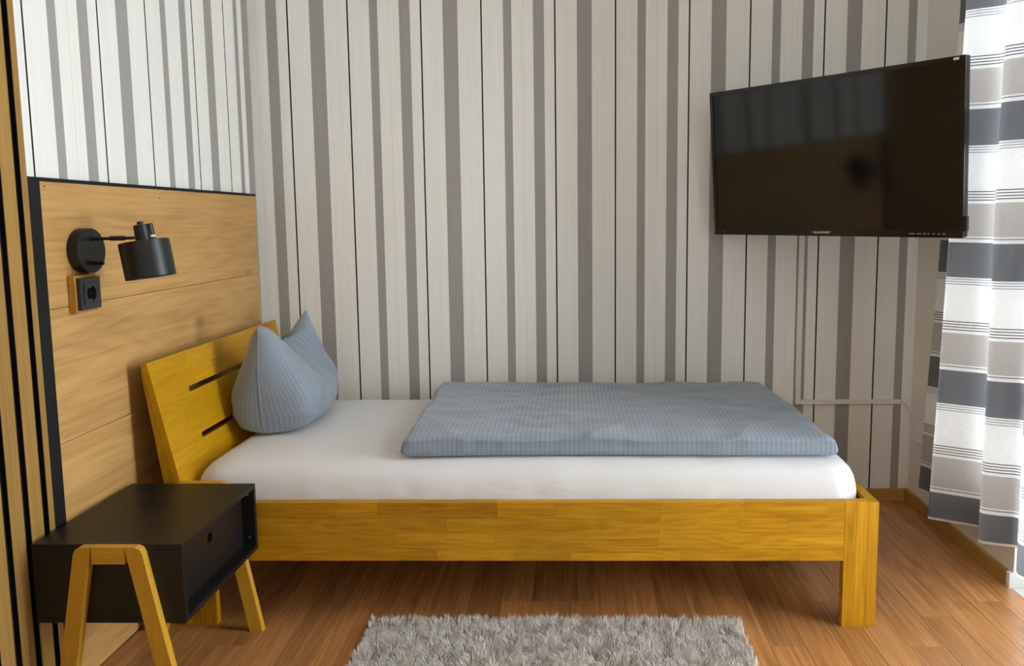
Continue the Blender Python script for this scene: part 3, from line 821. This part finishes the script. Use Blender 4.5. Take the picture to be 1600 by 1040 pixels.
# ------------------------------------------------------------------ television on its swivel arm
TVL = (2.1520, -0.4120, 1.3845)
TVR = (0.0927, 0.0026, -0.8187)
tv = empty('television', TVL, 'black flat television angled out from the wall above the foot of the bed', 'television', rot=TVR)
TW, TH = 0.9272, 0.5441
def tvbox(name, a, b, mat, bevel=0.0, seg=1, parent=None): return box(name, a, b, mat, parent or tv, bevel, seg)
body = tvbox('housing', (-TW / 2, 0.004, -TH / 2), (TW / 2, 0.034, TH / 2), M['tvback'], 0.002)
tvbox('rear_cover', (-0.30, 0.034, -0.24), (0.30, 0.062, 0.12), M['tvback'], 0.008, 2)
bz = 0.0135; bb = 0.026
bm = bmesh.new()
for a, b in (((-TW / 2, -0.004, -TH / 2), (-TW / 2 + bz, 0.004, TH / 2)), ((TW / 2 - bz, -0.004, -TH / 2), (TW / 2, 0.004, TH / 2)),
             ((-TW / 2 + bz, -0.004, TH / 2 - bz), (TW / 2 - bz, 0.004, TH / 2)), ((-TW / 2 + bz, -0.004, -TH / 2), (TW / 2 - bz, 0.004, -TH / 2 + bb))):
    add_box(bm, a, b)
link('bezel', to_mesh(bm), M['tvbody'], tv)
tvbox('screen', (-TW / 2 + bz, -0.001, -TH / 2 + bb), (TW / 2 - bz, 0.004, TH / 2 - bz), M['screen'])
cu = bpy.data.curves.new('brand_lettering', 'FONT'); cu.body = 'BLAUPUNKT'; cu.size = 0.0108; cu.shear = 0.25; cu.extrude = 0.0002; cu.offset = 0.00012; cu.align_x = 'LEFT'
to = bpy.data.objects.new('tmp_text', cu); COL.objects.link(to)
bpy.context.view_layer.update()
tme = bpy.data.meshes.new_from_object(to.evaluated_get(bpy.context.evaluated_depsgraph_get()))
bpy.data.objects.remove(to)
tme.transform(Matrix.Translation((-0.034, -0.0044, -TH / 2 + 0.0095)) @ Matrix.Rotation(math.radians(90), 4, 'X'))
link('brand_lettering', tme, M['logo'], tv)
lathe('brand_dot', (-0.0405, -0.004, -TH / 2 + 0.0138), (0, -1, 0), [(0, 0.0042), (0.0006, 0.0042)], M['logoblue'], tv, 20)
lathe('standby_light', (-TW / 2 + 0.045, -0.004, -TH / 2 + 0.011), (0, -1, 0), [(0, 0.0016), (0.0005, 0.0016)], M['led'], tv, 10)
for i, (xx, w) in enumerate(((0.300, .018), (0.325, .014), (0.344, .010), (0.359, .005), (0.374, .006), (0.389, .006), (0.404, .009))):
    tvbox('button_mark', (xx, -0.0046, -TH / 2 + 0.0115), (xx + w, -0.004, -TH / 2 + 0.0130), M['logo'])
tvbox('sticker', (TW / 2 - 0.034, -0.0046, TH / 2 - 0.0115), (TW / 2 - 0.018, -0.004, TH / 2 - 0.0045), M['logo'])
tvbox('side_jack', (TW / 2, 0.006, -TH / 2 + 0.020), (TW / 2 + 0.007, 0.024, -TH / 2 + 0.066), M['tvback'], 0.001)
mt = empty('television_wall_mount', (2.36, 0, 1.3), 'black swivel wall mount hidden behind the angled television', 'wall mount')
box('wall_plate', (2.31, -0.012, 1.20), (2.41, -0.0005, 1.45), M['blackmetal'], mt, 0.002)
tube('arm', [(2.36, -0.012, 1.34), (2.42, -0.16, 1.34), (2.33, -0.26, 1.34), (2.25, -0.33, 1.345)], 0.012, M['blackmetal'], mt, 10)

# ------------------------------------------------------------------ cable duct and aerial cables
cd = empty('cable_duct', (2.42, 0, 0.41), 'cream plastic cable duct running down from the television and along the wall', 'cable duct')
box('duct', (2.1985, -0.014, 0.4125), (2.2205, -0.0004, 1.24), M['duct'], cd, 0.0015)
box('duct', (2.2210, -0.014, 0.4125), (2.6300, -0.0004, 0.4310), M['duct'], cd, 0.0015)
ca = empty('aerial_cable', (2.655, -0.08, 0.27), 'thin white cables drooping from the end of the cable duct towards the curtain', 'cable')
tube('cable', catmull([(2.628, -0.007, 0.427), (2.645, -0.012, 0.421), (2.660, -0.035, 0.400), (2.667, -0.080, 0.375), (2.672, -0.125, 0.352), (2.672, -0.19, 0.315), (2.672, -0.30, 0.28)], 8), 0.0028, M['cable'], ca)
tube('cable', catmull([(2.628, -0.007, 0.418), (2.642, -0.014, 0.404), (2.660, -0.022, 0.385), (2.671, -0.034, 0.345), (2.673, -0.042, 0.310), (2.672, -0.062, 0.285), (2.671, -0.090, 0.275)], 8), 0.0018, M['cable'], ca)
lathe('plug', (2.671, -0.082, 0.277), (0.0, -1, 0.06), [(0, 0.003), (0.004, 0.0045), (0.02, 0.0045), (0.022, 0.0032), (0.06, 0.0030)], M['cable'], ca, 14)

# ------------------------------------------------------------------ curtain
bot = [(2.592, -.285), (2.606, -.345), (2.580, -.410), (2.600, -.480), (2.545, -.545), (2.500, -.566), (2.545, -.590), (2.638, -.640), (2.612, -.690), (2.573, -.752), (2.612, -.782), (2.662, -.812), (2.610, -.905), (2.556, -1.000), (2.61, -1.05), (2.655, -1.09)]
topp = [(2.605, -.405), (2.615, -.435), (2.590, -.470), (2.605, -.510), (2.565, -.555), (2.541, -.575), (2.57, -.600), (2.625, -.640), (2.608, -.685), (2.583, -.735), (2.61, -.770), (2.645, -.805), (2.605, -.88), (2.565, -.95), (2.60, -1.0), (2.64, -1.05)]
cb, ct = catmull(bot, 8), catmull(topp, 8)
verts, uvs, faces = [], [], []
NV = 70; ZT = 2.172; ZH = 0.150
arc = [0.0]
for i in range(1, len(cb)): arc.append(arc[-1] + float(np.hypot(*(cb[i] - cb[i - 1]))))
for j in range(NV + 1):
    t = j / NV
    for i in range(len(cb)):
        z = ZH + (ZT - ZH) * t
        k = min(1.0, (z - ZH) / 1.72); k2 = k if z < 1.87 else 1.0
        p = cb[i] * (1 - k2) + ct[i] * k2
        wob = 0.004 * noise.noise(Vector((arc[i] * 4, z * 1.6, 0.3)))
        verts.append((min(p[0] + wob, XR - 0.006), p[1], z + 0.004 * math.sin(arc[i] * 9) * (1 - t)))
        uvs.append((arc[i], z))
n = len(cb)
for j in range(NV):
    for i in range(n - 1): faces.append((j * n + i, j * n + i + 1, (j + 1) * n + i + 1, (j + 1) * n + i))
me = bpy.data.meshes.new('curtain'); me.from_pydata(verts, [], faces)
ul = me.uv_layers.new(name='UVMap')
for lp in me.loops: ul.data[lp.index].uv = uvs[lp.vertex_index]
cur = link('curtain', me, M['curtain'], smooth=180)
tag(cur, 'pleated white and beige curtain with dark grey bands hanging at the balcony door', 'curtain')
rod = empty('curtain_rod', (2.605, -1.2, 2.2), 'slim metal curtain rod above the balcony door', 'curtain rod')
lathe('rod', (2.605, -0.26, 2.185), (0, -1, 0), [(0, 0.010), (2.0, 0.010)], M['steel'], rod, 20)
for yy in (-0.36, -2.15): lathe('bracket', (2.605, yy, 2.185), (1, 0, 0), [(0, 0.008), (XR - 2.605 - 0.006, 0.008), (XR - 2.605 - 0.006, 0.022), (XR - 2.605 - 0.0005, 0.022)], M['steel'], rod, 16)
for yy in (-0.255, -2.265): lathe('finial', (2.605, yy + 0.012, 2.185), (0, -1, 0), [(0, 0.008), (0.004, 0.016), (0.020, 0.016), (0.024, 0.008)], M['steel'], rod, 20)

# ------------------------------------------------------------------ shag rug
rug = empty('shag_rug', (1.225, -1.32, 0), 'fluffy beige-grey shag rug on the floor in front of the bed', 'rug')
RX0, RX1, RY0, RY1 = 0.695, 1.762, -1.66, -0.997
bm = bmesh.new()
pts = rounded_plan(RX0, RX1, RY0, RY1, 0.03, 6)
a = [bm.verts.new((x, y, 0.0004)) for x, y in pts]; b = [bm.verts.new((x, y, 0.010)) for x, y in pts]
bm.faces.new(a); bm.faces.new(b)
for i in range(len(a)): bm.faces.new([a[i], a[(i + 1) % len(a)], b[(i + 1) % len(b)], b[i]])
link('rug_backing', to_mesh(bm), M['rugbase'], rug)
NB = 90000
px = rng.uniform(RX0 + 0.002, RX1 - 0.002, NB); py = rng.uniform(RY0 + 0.002, RY1 - 0.002, NB)
cell = 0.022                                           # strands lean together in clumps
ck = (np.floor(px / cell).astype(int) * 7919 + np.floor(py / cell).astype(int) * 104729) % 5003
ang_c = rng.uniform(0, 2 * np.pi, 5003)[ck]; lean_c = rng.uniform(0.3, 1.0, 5003)[ck]
ang = ang_c + rng.normal(0, 0.7, NB); lean = np.clip(lean_c + rng.normal(0, 0.2, NB), 0.05, 1.2)
Lh = rng.uniform(0.020, 0.034, NB) * (1 + 0.18 * np.exp(-((px - 1.205) / 0.03) ** 2))
edge = np.minimum(np.minimum(px - RX0, RX1 - px), np.minimum(py - RY0, RY1 - py))
lean = np.where(edge < 0.006, np.minimum(lean, 0.35), lean)
dx, dy = np.cos(ang), np.sin(ang)
wx, wy = -dy * 0.0010, dx * 0.0010
tw = rng.uniform(0, 2 * np.pi, NB); wx, wy = np.cos(tw) * 0.0010, np.sin(tw) * 0.0010
hz = Lh * np.cos(lean * 0.8)
off = Lh * np.sin(lean * 0.8)
P0 = np.stack([px - wx, py - wy, np.full(NB, 0.0095)], 1); P1 = np.stack([px + wx, py + wy, np.full(NB, 0.0095)], 1)
mx_, my_ = px + dx * off * 0.35, py + dy * off * 0.35
P2 = np.stack([mx_ - wx, my_ - wy, 0.0095 + hz * 0.6], 1); P3 = np.stack([mx_ + wx, my_ + wy, 0.0095 + hz * 0.6], 1)
P4 = np.stack([px + dx * off, py + dy * off, 0.0095 + hz], 1)
V = np.stack([P0, P1, P2, P3, P4], 1).reshape(-1, 3)
i0 = np.arange(NB)[:, None] * 5
tri = np.concatenate([i0 + np.array([[0, 1, 3]]), i0 + np.array([[0, 3, 2]]), i0 + np.array([[2, 3, 4]])], 1).reshape(-1)
me = bpy.data.meshes.new('pile')
me.vertices.add(len(V)); me.vertices.foreach_set('co', V.astype('f').ravel())
me.loops.add(len(tri)); me.loops.foreach_set('vertex_index', tri.astype('i'))
me.polygons.add(len(tri) // 3); me.polygons.foreach_set('loop_start', np.arange(0, len(tri), 3, dtype='i')); me.polygons.foreach_set('loop_total', np.full(len(tri) // 3, 3, dtype='i'))
me.update(calc_edges=True); me.validate()
tag(link('pile', me, M['pile'], rug), kind='stuff')
